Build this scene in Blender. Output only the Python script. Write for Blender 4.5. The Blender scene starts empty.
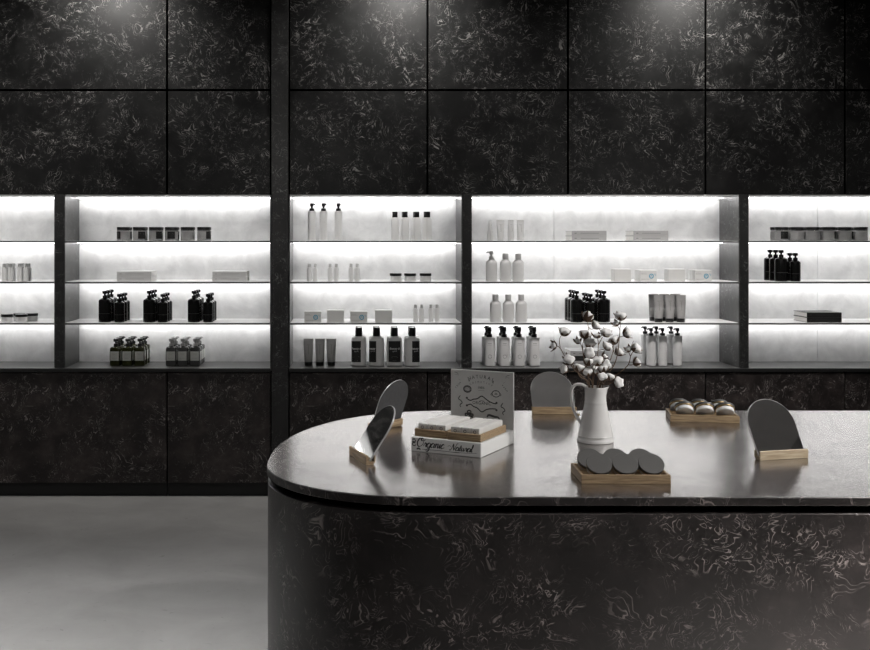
import bpy, bmesh, math, random
from mathutils import Vector, Matrix, noise as mnoise
random.seed(4)
sc = bpy.context.scene
COL = sc.collection
R = math.radians
F, VX, VY, EYE = 1100.0, 350.0, 240.0, 1.6      # lens (pixels), vanishing point of the shop's depth lines, eye height
YW = 6.849                                       # front plane of the wall units
S = F / YW
TOP = 0.9                                        # island top

def wx(px, Y=YW): return (px - VX) * Y / F
def wz(py, Y=YW): return EYE - (py - VY) * Y / F
def on_top(px, py, h=TOP):
    Y = F * (EYE - h) / (py - VY)
    return Vector((wx(px, Y), Y, h))

# ------------------------------------------------------------------ materials
def principled(name):
    m = bpy.data.materials.new(name); m.use_nodes = True
    nt = m.node_tree; b = nt.nodes['Principled BSDF']
    return m, nt, b

def mat(name, col, rough=0.5, metal=0.0, spec=0.5, noise=0.0, nscale=40, bump=0.0, trans=0.0, ior=1.5, coat=0.0, sss=0.0):
    m, nt, b = principled(name)
    b.inputs['Base Color'].default_value = (*col, 1)
    b.inputs['Roughness'].default_value = rough
    b.inputs['Metallic'].default_value = metal
    b.inputs['Specular IOR Level'].default_value = spec
    b.inputs['Transmission Weight'].default_value = trans
    b.inputs['IOR'].default_value = ior
    b.inputs['Coat Weight'].default_value = coat
    if noise or bump:
        tc = nt.nodes.new('ShaderNodeTexCoord'); n = nt.nodes.new('ShaderNodeTexNoise')
        n.inputs['Scale'].default_value = nscale; n.inputs['Detail'].default_value = 4
        nt.links.new(tc.outputs['Object'], n.inputs['Vector'])
        if noise:
            r = nt.nodes.new('ShaderNodeMix'); r.data_type = 'RGBA'
            r.inputs['A'].default_value = (*[c * (1 - noise) for c in col], 1)
            r.inputs['B'].default_value = (*[min(1, c * (1 + noise)) for c in col], 1)
            nt.links.new(n.outputs['Fac'], r.inputs['Factor']); nt.links.new(r.outputs['Result'], b.inputs['Base Color'])
        if bump:
            bp = nt.nodes.new('ShaderNodeBump'); bp.inputs['Strength'].default_value = bump; bp.inputs['Distance'].default_value = 0.002
            nt.links.new(n.outputs['Fac'], bp.inputs['Height']); nt.links.new(bp.outputs['Normal'], b.inputs['Normal'])
    return m

def glow(name, col, strength):
    m, nt, b = principled(name)
    b.inputs['Base Color'].default_value = (0.8, 0.8, 0.8, 1)
    b.inputs['Emission Color'].default_value = (*col, 1)
    b.inputs['Emission Strength'].default_value = strength
    return m

def marble(name, base, mid, vein, rough=0.4, ior=1.5, bump=0.25, scale=1.0, veins=1.0, seed=0.0, spec=0.5, tint=None):
    """dark stone with clustered curling light veins"""
    m, nt, b = principled(name)
    N = nt.nodes; L = nt.links
    def node(t, **k):
        x = N.new(t)
        for a, v in k.items(): setattr(x, a, v)
        return x
    def math_(op, a, c=None, d=None, clamp=False):
        x = node('ShaderNodeMath', operation=op); x.use_clamp = clamp
        for i, v in enumerate((a, c, d)):
            if v is None: continue
            if isinstance(v, (int, float)): x.inputs[i].default_value = v
            else: L.new(v, x.inputs[i])
        return x.outputs[0]
    def rng(v, a, c, smooth=True):
        x = node('ShaderNodeMapRange'); x.interpolation_type = 'SMOOTHSTEP' if smooth else 'LINEAR'
        x.inputs['From Min'].default_value = a; x.inputs['From Max'].default_value = c
        L.new(v, x.inputs['Value']); return x.outputs[0]
    tc = node('ShaderNodeTexCoord'); mp = node('ShaderNodeMapping')
    mp.inputs['Location'].default_value = (seed, seed * 1.7, seed * .6)
    mp.inputs['Scale'].default_value = (scale*1.65,) * 3
    L.new(tc.outputs['Object'], mp.inputs['Vector'])
    def nz(vec, s, det=2, dist=0.0, rgh=.5):
        x = node('ShaderNodeTexNoise'); x.inputs['Scale'].default_value = s; x.inputs['Detail'].default_value = det
        x.inputs['Distortion'].default_value = dist; x.inputs['Roughness'].default_value = rgh
        L.new(vec, x.inputs['Vector']); return x
    warp = nz(mp.outputs['Vector'], 2.6, 3)
    wsub = node('ShaderNodeVectorMath', operation='MULTIPLY_ADD')
    L.new(warp.outputs['Color'], wsub.inputs[0]); wsub.inputs[1].default_value = (.35, .35, .35); L.new(mp.outputs['Vector'], wsub.inputs[2])
    v = wsub.outputs[0]
    n1 = nz(v, 5.5, 3, .6)
    lines1 = rng(math_('SINE', math_('MULTIPLY', n1.outputs['Fac'], 80)), .74, 1.02)
    n2 = nz(v, 14, 3, .9)
    lines2 = rng(math_('SINE', math_('MULTIPLY', n2.outputs['Fac'], 46)), .84, 1.02)
    clump = rng(nz(mp.outputs['Vector'], 3.3, 4, .3).outputs['Fac'], .37, .60)
    frag = rng(nz(v, 13, 3).outputs['Fac'], .44, .64)
    frag2 = rng(nz(v, 17, 2).outputs['Fac'], .44, .64)
    sparse = rng(nz(mp.outputs['Vector'], 9, 3).outputs['Fac'], .48, .75)
    a = math_('MULTIPLY', math_('MULTIPLY', lines1, clump), frag)
    c = math_('MULTIPLY', math_('MULTIPLY', lines2, math_('ADD', math_('MULTIPLY', clump, .6), math_('MULTIPLY', sparse, .65))), frag2)
    vv = math_('MINIMUM', math_('MULTIPLY', math_('ADD', a, c), veins), 1.0)
    cloud = rng(nz(mp.outputs['Vector'], 4.2, 6, .4, .65).outputs['Fac'], .4, .75)
    m1 = node('ShaderNodeMix', data_type='RGBA'); m1.inputs['A'].default_value = (*base, 1); m1.inputs['B'].default_value = (*mid, 1)
    L.new(cloud, m1.inputs['Factor'])
    m2 = node('ShaderNodeMix', data_type='RGBA'); m2.inputs['B'].default_value = (*vein, 1)
    L.new(m1.outputs['Result'], m2.inputs['A']); L.new(vv, m2.inputs['Factor'])
    L.new(m2.outputs['Result'], b.inputs['Base Color'])
    b.inputs['Roughness'].default_value = rough; b.inputs['IOR'].default_value = ior
    b.inputs['Specular IOR Level'].default_value = spec
    rr = math_('ADD', math_('MULTIPLY', cloud, .06), rough); L.new(rr, b.inputs['Roughness'])
    if tint:
        m3 = node('ShaderNodeMix', data_type='RGBA'); m3.inputs['A'].default_value = (tint, tint*.985, tint*.975, 1); m3.inputs['B'].default_value = (1, 1, 1, 1)
        L.new(math_('MAXIMUM', vv, math_('MULTIPLY', cloud, .5)), m3.inputs['Factor']); L.new(m3.outputs['Result'], b.inputs['Specular Tint'])
    if bump:
        bp = node('ShaderNodeBump'); bp.inputs['Strength'].default_value = bump; bp.inputs['Distance'].default_value = .004
        L.new(vv, bp.inputs['Height']); L.new(bp.outputs['Normal'], b.inputs['Normal'])
    return m

def plaster(name, col, var, scale, rough=.8, bump=.1, speck=0.0):
    m, nt, b = principled(name); N = nt.nodes; L = nt.links
    tc = N.new('ShaderNodeTexCoord')
    n = N.new('ShaderNodeTexNoise'); n.inputs['Scale'].default_value = scale; n.inputs['Detail'].default_value = 7; n.inputs['Roughness'].default_value = .62
    n.inputs['Distortion'].default_value = .5
    L.new(tc.outputs['Object'], n.inputs['Vector'])
    cr = N.new('ShaderNodeValToRGB'); e = cr.color_ramp.elements
    e[0].position = .3; e[0].color = (*[c * (1 - var) for c in col], 1)
    e[1].position = .72; e[1].color = (*[min(1, c * (1 + var)) for c in col], 1)
    L.new(n.outputs['Fac'], cr.inputs['Fac'])
    out = cr.outputs['Color']
    if speck:
        s = N.new('ShaderNodeTexNoise'); s.inputs['Scale'].default_value = scale * 9; s.inputs['Detail'].default_value = 3; s.inputs['Distortion'].default_value = 1.5
        L.new(tc.outputs['Object'], s.inputs['Vector'])
        r = N.new('ShaderNodeMapRange'); r.inputs['From Min'].default_value = .68; r.inputs['From Max'].default_value = .76
        L.new(s.outputs['Fac'], r.inputs['Value'])
        k = N.new('ShaderNodeMath'); k.operation = 'MULTIPLY'; k.inputs[1].default_value = speck; L.new(r.outputs[0], k.inputs[0])
        mx = N.new('ShaderNodeMix'); mx.data_type = 'RGBA'; mx.inputs['B'].default_value = (*[c * .25 for c in col], 1)
        L.new(out, mx.inputs['A']); L.new(k.outputs[0], mx.inputs['Factor']); out = mx.outputs['Result']
    L.new(out, b.inputs['Base Color']); b.inputs['Roughness'].default_value = rough
    bp = N.new('ShaderNodeBump'); bp.inputs['Strength'].default_value = bump; bp.inputs['Distance'].default_value = .003
    L.new(n.outputs['Fac'], bp.inputs['Height']); L.new(bp.outputs['Normal'], b.inputs['Normal'])
    return m

def wood(name, a, c, scale=1.0, axis=0):
    m, nt, b = principled(name); N = nt.nodes; L = nt.links
    tc = N.new('ShaderNodeTexCoord'); mp = N.new('ShaderNodeMapping')
    s = [140 * scale] * 3; s[axis] = 9 * scale
    mp.inputs['Scale'].default_value = s
    L.new(tc.outputs['Object'], mp.inputs['Vector'])
    n = N.new('ShaderNodeTexNoise'); n.inputs['Scale'].default_value = 1.6; n.inputs['Detail'].default_value = 5; n.inputs['Distortion'].default_value = .4
    L.new(mp.outputs['Vector'], n.inputs['Vector'])
    cr = N.new('ShaderNodeValToRGB'); e = cr.color_ramp.elements
    e[0].position = .33; e[0].color = (*a, 1); e[1].position = .68; e[1].color = (*c, 1)
    L.new(n.outputs['Fac'], cr.inputs['Fac']); L.new(cr.outputs['Color'], b.inputs['Base Color'])
    b.inputs['Roughness'].default_value = .5
    return m

M = {}
M['panel'] = marble('wall_stone', (.0035, .0035, .0035), (.010, .010, .0098), (.17, .165, .16), rough=.47, bump=.4, veins=.92, spec=.2)
M['door'] = marble('cabinet_stone', (.014, .0115, .011), (.048, .039, .037), (.22, .20, .195), rough=.38, bump=.3, spec=.35, seed=7)
M['post'] = marble('pilaster_stone', (.006, .006, .006), (.014, .014, .014), (.11, .11, .11), rough=.45, bump=.25, seed=3)
M['cheek'] = marble('cheek_stone', (.03, .03, .03), (.065, .065, .065), (.24, .24, .24), rough=.28, bump=.2, seed=5)
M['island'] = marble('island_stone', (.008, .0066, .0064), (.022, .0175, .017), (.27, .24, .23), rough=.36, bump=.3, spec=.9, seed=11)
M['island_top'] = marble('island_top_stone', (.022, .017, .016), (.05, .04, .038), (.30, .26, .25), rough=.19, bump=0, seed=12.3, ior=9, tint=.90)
M['counter'] = plaster('counter_stone', (.065, .065, .065), .25, 9, rough=.35, bump=.02)
M['black'] = mat('black_gap', (.002, .002, .002), .9, spec=0)
M['plinth'] = mat('plinth_black', (.006, .006, .006), .5)
M['backp'] = plaster('white_plaster', (.72, .72, .72), .16, 7, rough=.75, bump=.12, speck=.25)
M['shelfm'] = mat('white_shelf', (.72, .72, .72), .4)
M['floor'] = plaster('concrete_floor', (.25, .247, .243), .16, 2.2, rough=.55, bump=.06, speck=.35)
M['ceil'] = plaster('ceiling_plaster', (.42, .42, .42), .12, 3, rough=.9, bump=.05)
M['wallm'] = plaster('side_plaster', (.16, .16, .16), .15, 3, rough=.85, bump=.05)
M['edge'] = mat('grey_edge', (.10, .10, .10), .4)
M['led'] = glow('led_strip', (1.0, .99, .98), 7.3)
M['lamp'] = glow('lamp_lens', (1.0, .97, .94), 6.0)
M['white'] = mat('white_plastic', (.70, .70, .70), .38)
M['offwhite'] = mat('matt_white_plastic', (.58, .58, .58), .5)
M['greyp'] = mat('grey_plastic', (.32, .316, .312), .45)
M['blackp'] = mat('black_plastic', (.008, .008, .008), .3)
M['blackg'] = mat('black_gloss', (.005, .005, .005), .12)
M['blacklabel'] = mat('black_label', (.010, .010, .010), .5)
M['whiteink'] = mat('white_ink', (.55, .55, .55), .6)
M['greyink'] = mat('grey_ink', (.06, .06, .06), .6)
M['blackink'] = mat('black_ink', (.012, .012, .012), .6)
M['blueink'] = mat('blue_ink', (.10, .33, .46), .6)
M['paper'] = mat('white_paper', (.62, .62, .61), .6)
M['card'] = mat('grey_card', (.46, .46, .45), .7, noise=.06, nscale=60)
M['page'] = mat('book_pages', (.66, .65, .63), .8)
M['bookgrey'] = mat('grey_cloth', (.36, .36, .36), .7)
M['bookwhite'] = mat('white_cloth', (.62, .62, .62), .6)
M['bookblack'] = mat('black_cloth', (.012, .012, .012), .5)
M['olive'] = mat('olive_glass', (.05, .055, .016), .12, trans=.3, ior=1.45)
M['clear'] = mat('smoke_glass', (.11, .11, .11), .1, trans=.35, ior=1.45)
M['lab'] = mat('paper_label', (.56, .57, .54), .6)
M['jarglass'] = mat('jar_glass', (.7, .7, .7), .08, trans=.85, ior=1.4)
M['wax'] = mat('grey_wax', (.75, .75, .75), .6)
M['mirror'] = mat('mirror_silver', (.93, .93, .93), .03, metal=1)
M['mirback'] = mat('mirror_backing', (.05, .05, .052), .6, noise=.3, nscale=90)
M['rim'] = mat('polished_edge', (.35, .35, .35), .25)
M['wood'] = wood('oak_wood', (.20, .135, .075), (.40, .29, .17))
M['palewood'] = wood('pale_oak', (.33, .25, .16), (.52, .43, .30))
M['enamel'] = mat('white_enamel', (.68, .67, .66), .25, coat=.4, noise=.04, nscale=25)
M['cotton'] = mat('cotton_fluff', (.80, .79, .78), .95, bump=.5, nscale=160)
M['bract'] = mat('dry_bract', (.10, .058, .034), .8, noise=.4, nscale=120)
M['twig'] = mat('brown_twig', (.13, .085, .055), .8, noise=.3, nscale=150)
M['lid'] = mat('dark_grey_lid', (.085, .083, .081), .45)
M['gold'] = mat('brass_band', (.55, .40, .20), .3, metal=1)
M['silver'] = mat('silver_tin', (.80, .80, .80), .25)
M['soap'] = mat('white_soap', (.60, .59, .57), .45, noise=.12, nscale=35)
M['fixture'] = mat('fixture_black', (.01, .01, .01), .4)

# ------------------------------------------------------------------ mesh builder
class MB:
    def __init__(s): s.v = []; s.f = []; s.mi = []; s.m = 0
    def add(s, vs, fs):
        o = len(s.v); s.v += [tuple(v) for v in vs]
        for f in fs: s.f.append(tuple(i + o for i in f)); s.mi.append(s.m)
        return s
    def box(s, x0, x1, y0, y1, z0, z1):
        return s.add([(x0,y0,z0),(x1,y0,z0),(x1,y1,z0),(x0,y1,z0),(x0,y0,z1),(x1,y0,z1),(x1,y1,z1),(x0,y1,z1)],
                     [(0,3,2,1),(4,5,6,7),(0,1,5,4),(1,2,6,5),(2,3,7,6),(3,0,4,7)])
    def rbox(s, x0, x1, y0, y1, z0, z1, r=.003, seg=2):
        bm = bmesh.new(); bmesh.ops.create_cube(bm, size=1)
        for v in bm.verts:
            v.co = Vector(((x0 + x1) / 2 + v.co.x * (x1 - x0), (y0 + y1) / 2 + v.co.y * (y1 - y0), (z0 + z1) / 2 + v.co.z * (z1 - z0)))
        bmesh.ops.bevel(bm, geom=bm.edges[:], offset=r, segments=seg, profile=.5, affect='EDGES')
        bm.verts.index_update()
        s.add([v.co.copy() for v in bm.verts], [[v.index for v in f.verts] for f in bm.faces]); bm.free(); return s
    def loft(s, secs, n=24, cx=0, cy=0, cap=True, rot=0.0):
        """secs: (z, rx, ry, p) superellipse sections"""
        vs = []; fs = []
        for (z, rx, ry, p) in secs:
            for k in range(n):
                a = 2 * math.pi * k / n + rot; c, d = math.cos(a), math.sin(a)
                x = math.copysign(abs(c) ** (2 / p), c) * rx; y = math.copysign(abs(d) ** (2 / p), d) * ry
                vs.append((cx + x, cy + y, z))
        for i in range(len(secs) - 1):
            for k in range(n):
                fs.append((i*n+k, i*n+(k+1)%n, (i+1)*n+(k+1)%n, (i+1)*n+k))
        if cap:
            fs.append(tuple(reversed(range(n)))); fs.append(tuple((len(secs)-1)*n + k for k in range(n)))
        return s.add(vs, fs)
    def lathe(s, prof, n=24, cx=0, cy=0, cap=True): return s.loft([(z, r, r, 2) for z, r in prof], n, cx, cy, cap)
    def tube(s, pts, rad, n=8, closed=False):
        pts = [Vector(p) for p in pts]; m = len(pts); rad = rad if isinstance(rad, (list, tuple)) else [rad] * m
        vs = []; fs = []; up = None
        for i, p in enumerate(pts):
            t = (pts[min(i+1, m-1)] - pts[max(i-1, 0)]).normalized()
            if up is None: up = t.orthogonal().normalized()
            up = (up - t * up.dot(t)); up = up.normalized() if up.length > 1e-6 else t.orthogonal().normalized()
            w = t.cross(up)
            for k in range(n):
                a = 2 * math.pi * k / n
                vs.append(p + (up * math.cos(a) + w * math.sin(a)) * rad[i])
        for i in range(m - 1):
            for k in range(n): fs.append((i*n+k, i*n+(k+1)%n, (i+1)*n+(k+1)%n, (i+1)*n+k))
        fs.append(tuple(reversed(range(n)))); fs.append(tuple((m-1)*n + k for k in range(n)))
        return s.add(vs, fs)
    def prism(s, outline, z0, z1):
        n = len(outline)
        return s.add([(x, y, z0) for x, y in outline] + [(x, y, z1) for x, y in outline],
                     [tuple(reversed(range(n))), tuple(range(n, 2*n))] + [(k, (k+1)%n, n+(k+1)%n, n+k) for k in range(n)])
    def map(s, fn): s.v = [tuple(fn(Vector(v))) for v in s.v]; return s
    def build(s, name, material, parent=None, sharp=35, kind=None):
        me = bpy.data.meshes.new(name); me.from_pydata(s.v, [], s.f)
        mats = material if isinstance(material, (list, tuple)) else [material]
        for x in mats: me.materials.append(x)
        if len(mats) > 1: me.polygons.foreach_set('material_index', s.mi)
        bm = bmesh.new(); bm.from_mesh(me); bmesh.ops.recalc_face_normals(bm, faces=bm.faces[:]); bm.to_mesh(me); bm.free()
        me.shade_smooth(); me.set_sharp_from_angle(angle=R(sharp)); me.update()
        o = bpy.data.objects.new(name, me); COL.objects.link(o)
        if parent: o.parent = parent
        if kind: o['kind'] = kind
        return o

def struct(name, mb, material): return mb.build(name, material, None, kind='structure')
def thing(name, label=None, cat=None, loc=(0,0,0), rz=0, group=None):
    o = bpy.data.objects.new(name, None); COL.objects.link(o); o.empty_display_size = .02
    o.location = loc; o.rotation_euler = (0, 0, rz)
    if label: tag(o, label, cat, group)
    return o
LABELS = {}
def tag(o, label, cat=None, group=None):
    n = len(label.split())
    if not 4 <= n <= 16: print('LABEL LENGTH', n, label)
    if label in LABELS: print('DUP LABEL', label)
    LABELS[label] = 1
    o['label'] = label
    if cat: o['category'] = cat
    if group: o['group'] = group
KIDS = {}
def kids(o): return [c for c in COL.objects if c.parent == o]
def copy_tree(o, parent=None):
    c = o.copy(); COL.objects.link(c)
    if parent: c.parent = parent
    for ch in (KIDS.get(o.name) or KIDS.setdefault(o.name, kids(o))): copy_tree(ch, c)
    return c

# flat lettering: ribbons and glyphs as thin raised shapes in the plane (x right, y up), mapped onto a surface afterwards
def catmull(p, k=6):
    p = [Vector(q) for q in p]; q = [p[0]*2 - p[1]] + p + [p[-1]*2 - p[-2]]; out = []
    for i in range(1, len(q) - 2):
        for j in range(k):
            t = j / k; a, b, c, d = q[i-1], q[i], q[i+1], q[i+2]
            out.append(.5 * ((2*b) + (c-a)*t + (2*a-5*b+4*c-d)*t*t + (3*b-a-3*c+d)*t**3))
    out.append(p[-1]); return out
def ribbon(mb, pts, w, k=6, thick_down=False, smooth=True):
    c = catmull([(*p, 0) for p in pts], k) if smooth and len(pts) > 2 else [Vector((*p, 0)) for p in pts]
    vs = []; m = len(c)
    for i, p in enumerate(c):
        t = (c[min(i+1, m-1)] - c[max(i-1, 0)])
        t = t.normalized() if t.length > 1e-9 else Vector((1,0,0))
        ww = w * ((1.25 if t.y < -.2 else .6) if thick_down else 1) * (.5 if i in (0, m-1) else 1)
        nrm = Vector((-t.y, t.x, 0)) * ww * .5
        vs += [p + nrm, p - nrm]
    mb.add(vs, [(2*i, 2*i+1, 2*i+3, 2*i+2) for i in range(m - 1)])
def text_into(mb, body, size, x=0, y=0, shear=0.0, align='CENTER', bold=0.0):
    cu = bpy.data.curves.new('glyphs', 'FONT'); cu.body = body; cu.size = size; cu.align_x = align; cu.shear = shear; cu.offset = bold
    cu.resolution_u = 2
    o = bpy.data.objects.new('glyphs', cu); COL.objects.link(o)
    dg = bpy.context.evaluated_depsgraph_get(); dg.update()
    me = bpy.data.meshes.new_from_object(o.evaluated_get(dg))
    mb.add([v.co + Vector((x, y, 0)) for v in me.vertices], [tuple(p.vertices) for p in me.polygons])
    bpy.data.objects.remove(o); bpy.data.curves.remove(cu); bpy.data.meshes.remove(me)
def arc_text(mb, body, size, cx, cy, rad, a0, a1):
    for i, ch in enumerate(body):
        a = a0 + (a1 - a0) * i / max(1, len(body) - 1)
        t = MB(); text_into(t, ch, size)
        rot = Matrix.Rotation(a - math.pi/2, 3, 'Z')
        mb.add([rot @ Vector(v) + Vector((cx + rad*math.cos(a), cy + rad*math.sin(a), 0)) for v in t.v], t.f)
GL = {
 'O': ([[(.9,2.0),(.3,1.85),(0,1.1),(.3,.2),(.9,0),(1.5,.6),(1.5,1.5),(1.1,2.0),(.75,1.7),(1.2,1.4),(2.0,1.75)]], 1.75),
 'r': ([[(0,.1),(.25,.9),(.32,1.05),(.42,.85),(.7,.85),(.62,.4),(.72,.05),(.95,.2)]], .9),
 'g': ([[(.8,.9),(.4,1),(.05,.6),(.1,.1),(.4,0),(.75,.4),(.85,.95),(.8,0),(.65,-.8),(.3,-1),(.1,-.7),(.5,-.2),(1.05,.2)]], 1.0),
 'a': ([[(.8,.85),(.4,1),(.05,.6),(.1,.1),(.4,0),(.75,.4),(.85,.95),(.8,.3),(.9,.02),(1.1,.2)]], 1.05),
 'n': ([[(0,.9),(.15,.95),(.15,0)],[(.15,.1),(.22,.5),(.5,.98),(.7,.85),(.7,.3),(.8,.02),(1.05,.2)]], 1.0),
 'i': ([[(0,.2),(.2,.95),(.2,.2),(.3,.02),(.55,.2)],[(.22,1.4),(.34,1.5)]], .55),
 'c': ([[(.75,.8),(.45,1),(.05,.6),(.1,.12),(.45,0),(.9,.3)]], .9),
 'N': ([[(-.25,.2),(.05,0),(.3,.6),(.5,1.9)],[(.5,1.9),(.75,1.1),(1.1,0)],[(1.1,0),(1.3,1.0),(1.55,1.9),(1.95,2.0)]], 1.6),
 't': ([[(.3,1.65),(.2,.3),(.35,.02),(.62,.2)],[(0,1.05),(.6,1.12)]], .6),
 'u': ([[(0,.9),(.1,.95),(.1,.3),(.3,0),(.6,.3),(.7,.95)],[(.7,.95),(.68,.3),(.8,.02),(1.05,.2)]], 1.0),
 'l': ([[(0,.2),(.4,1.4),(.35,2.0),(.2,1.8),(.2,.3),(.35,.02),(.6,.2)]], .6)}
def script_word(mb, word, x, y, u, w):
    for ch in word:
        strokes, adv = GL[ch]
        for st in strokes: ribbon(mb, [(x + (px + .32*py)*u, y + py*u) for px, py in st], w, 5, True)
        x += adv * u
    return x
def on_cyl(mb, r, ang=0.0, z=0.0):
    """wrap x/y lettering around a cylinder of radius r whose front faces -y"""
    return mb.map(lambda v: (r*math.sin(v.x/r + ang), -r*math.cos(v.x/r + ang), z + v.y))

# ------------------------------------------------------------------ camera
cam = bpy.data.cameras.new('camera'); co = bpy.data.objects.new('camera', cam); COL.objects.link(co); sc.camera = co
cam.sensor_fit = 'HORIZONTAL'; cam.sensor_width = 36; cam.lens = 36 * F / 870
cam.shift_x = (435 - VX) / 870; cam.shift_y = (VY - 325) / 870
co.location = (0, 0, EYE); co.rotation_euler = (R(90), 0, 0)

# ------------------------------------------------------------------ room shell
XL, XR, YR, CEIL = -3.35, 4.25, -2.6, 3.42
YB = 7.214                                       # face of the niche back panels
struct('floor', MB().box(XL-.1, XR+.1, YR-.1, YB+.25, -.1, 0), M['floor'])
struct('ceiling', MB().box(XL-.1, XR+.1, YR-.1, YB+.25, CEIL, CEIL+.1), M['ceil'])
struct('wall_left', MB().box(XL-.1, XL, YR-.1, YB+.25, 0, CEIL), M['wallm'])
struct('wall_right', MB().box(XR, XR+.1, YR-.1, YB+.25, 0, CEIL), M['wallm'])
struct('wall_rear', MB().box(XL, XR, YR-.1, YR, 0, CEIL), M['wallm'])
NT, NB = wz(194.5), wz(368)                      # niche top and worktop level
g = .007
wb = MB(); wb.m = 1
wb.box(XL, XR, YB+.03, YB+.2, 0, CEIL)                       # solid wall behind the units
wb.box(XL, XR, YW+.02, YB+.03, NT+.004, CEIL)                # dark core behind the panels
wb.m = 0
cols = [(-180,-12),(-12,167),(167,271),(289,427.5),(427.5,568),(568,705.5),(705.5,845),(845,1010)]
zj = wz(90)
for a, b_ in cols:
    for z0, z1 in ((NT, zj-g), (zj+g, CEIL)):
        pa, pb = max(XL, wx(a)+g), min(XR, wx(b_)-g)
        wb.m = 0; wb.box(pa, pb, YW, YW+.006, z0, z1)            # stone face on a black-edged board
        wb.m = 1; wb.box(pa+.0005, pb-.0005, YW+.0061, YW+.022, z0+.0005, z1-.0005)
struct('wall_back', wb, [M['panel'], M['black']])
PX = [(271, 289)]
struct('trim_1', MB().rbox(wx(271)+.004, wx(289)-.004, YW-.02, YB+.03, 0, CEIL, .002, 1), M['post'])
for k, (a, b_) in enumerate(((55, 64), (462.5, 471), (740, 748))):
    struct('trim_%d' % (k+2), MB().rbox(wx(a), wx(b_), YW-.004, YB+.03, NB, NT-.001, .0015, 1), [M['post']])

# shelf units: each lit bay
SH = [wz(240.8), wz(281.6), wz(322.8)]           # shelf tops
ORD = ['first', 'second', 'third', 'fourth', 'fifth']
BAYS = [(-150, 55), (64, 271), (289, 462.5), (471, 740), (748, 1010)]
desc = ['wide plaster-backed lit shelf unit at the far left edge with mini bottles',
        'lit shelf unit with six candle jars and three clusters of black bottles',
        'narrow lit shelf unit with black-labelled lotion bottles, beside the wide pilaster',
        'widest lit shelf unit, behind the cotton jug, with black and white bottles',
        'lit shelf unit at the far right with candle jars and two black books']
seams = {0: [], 1: [], 2: [], 3: [554], 4: [817.5]}
for i, (a, b_) in enumerate(BAYS):
    x0, x1 = max(XL, wx(a)), min(XR, wx(b_))
    t = thing('shelf_unit', desc[i], 'shelf unit', ((x0+x1)/2, YB, NB), 0, 'lit shelf units in the stone wall')
    cx = (x0+x1)/2
    L_ = lambda mb: mb.map(lambda v: v - Vector((cx, YB, NB)))
    bp = MB(); edges = [x0] + [wx(s, YB) for s in seams[i]] + [x1]
    for k in range(len(edges) - 1):
        bp.box(edges[k] + (.0012 if k else 0), edges[k+1] - (.0012 if k < len(edges)-2 else 0), YB, YB+.028, NB, NT)
    L_(bp).build('back_panel', M['backp'], t)
    # polished stone cheeks
    L_(MB().box(x0+.0005, x0+.006, YW+.004, YB-.0005, NB+.001, NT-.001)).build('side_panel', M['cheek'], t)
    L_(MB().box(x1-.006, x1-.0005, YW+.004, YB-.0005, NB+.001, NT-.001)).build('side_panel', M['cheek'], t)
    L_(MB().box(x0+.007, x1-.007, YW+.004, YB-.0005, NT-.008, NT-.001)).build('top_panel', M['shelfm'], t)
    for k, z in enumerate(SH):
        sh_ = L_(MB().rbox(x0+.007, x1-.007, YW+.006, YB-.0005, z-.012, z, .0015, 1)).build('shelf', M['shelfm'], t)
        L_(MB().box(x0+.007, x1-.007, YW+.003, YW+.0058, z-.0125, z-.001)).build('edge_strip', M['edge'], sh_)
    for z in [NT-.009] + [q-.0125 for q in SH]:
        L_(MB().box(x0+.012, x1-.012, YB-.082, YB-.026, z-.005, z)).build('light_strip', M['led'], t)

# worktop and base cabinets
wt = MB()
for a, b_ in ((-180, 271), (289, 1010)):
    wt.rbox(max(XL, wx(a)), min(XR, wx(b_)), YW-.012, YB+.028, NB-.021, NB-.0005, .002, 1)
w = wt.build('worktop', M['counter'])
eb = MB()
for a, b_ in ((-180, 271), (289, 1010)): eb.box(max(XL, wx(a))+.001, min(XR, wx(b_))-.001, YW-.0155, YW-.0122, NB-.022, NB-.001)
eb.build('front_edge', M['plinth'], w); tag(w, 'long dark stone worktop running under all the lit shelves', 'worktop')
cab = ['leftmost black marble cabinet under the first lit niche', 'wide black marble cabinet under the candle jar shelves',
       'narrow black marble cabinet beside the pilaster, above the bare floor', 'black marble cabinet behind the two leaning mirrors',
       'dark marble cabinet behind the printed card and cotton jug', 'dark marble cabinet behind the six pump bottles and tin tray',
       'dark marble cabinet behind the rightmost leaning mirror', 'far right black marble cabinet under the black books']
for i, (a, b_) in enumerate(cols):
    x0, x1 = max(XL, wx(a)), min(XR, wx(b_)); cx = (x0+x1)/2
    t = thing('base_cabinet', cab[i], 'cabinet', (cx, YW+.2, 0), 0, 'stone fronted base cabinets')
    L_ = lambda mb: mb.map(lambda v: v - Vector((cx, YW+.2, 0)))
    L_(MB().box(x0+.002, x1-.002, YW+.024, YB+.025, .087, NB-.0225)).build('carcass', M['black'], t)
    L_(MB().rbox(x0+.004, x1-.004, YW, YW+.022, .088, NB-.027, .0015, 1)).build('door', M['door'], t)
    L_(MB().box(x0+.002, x1-.002, YW+.035, YB+.02, 0, .0865)).build('plinth', M['plinth'], t)

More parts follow.
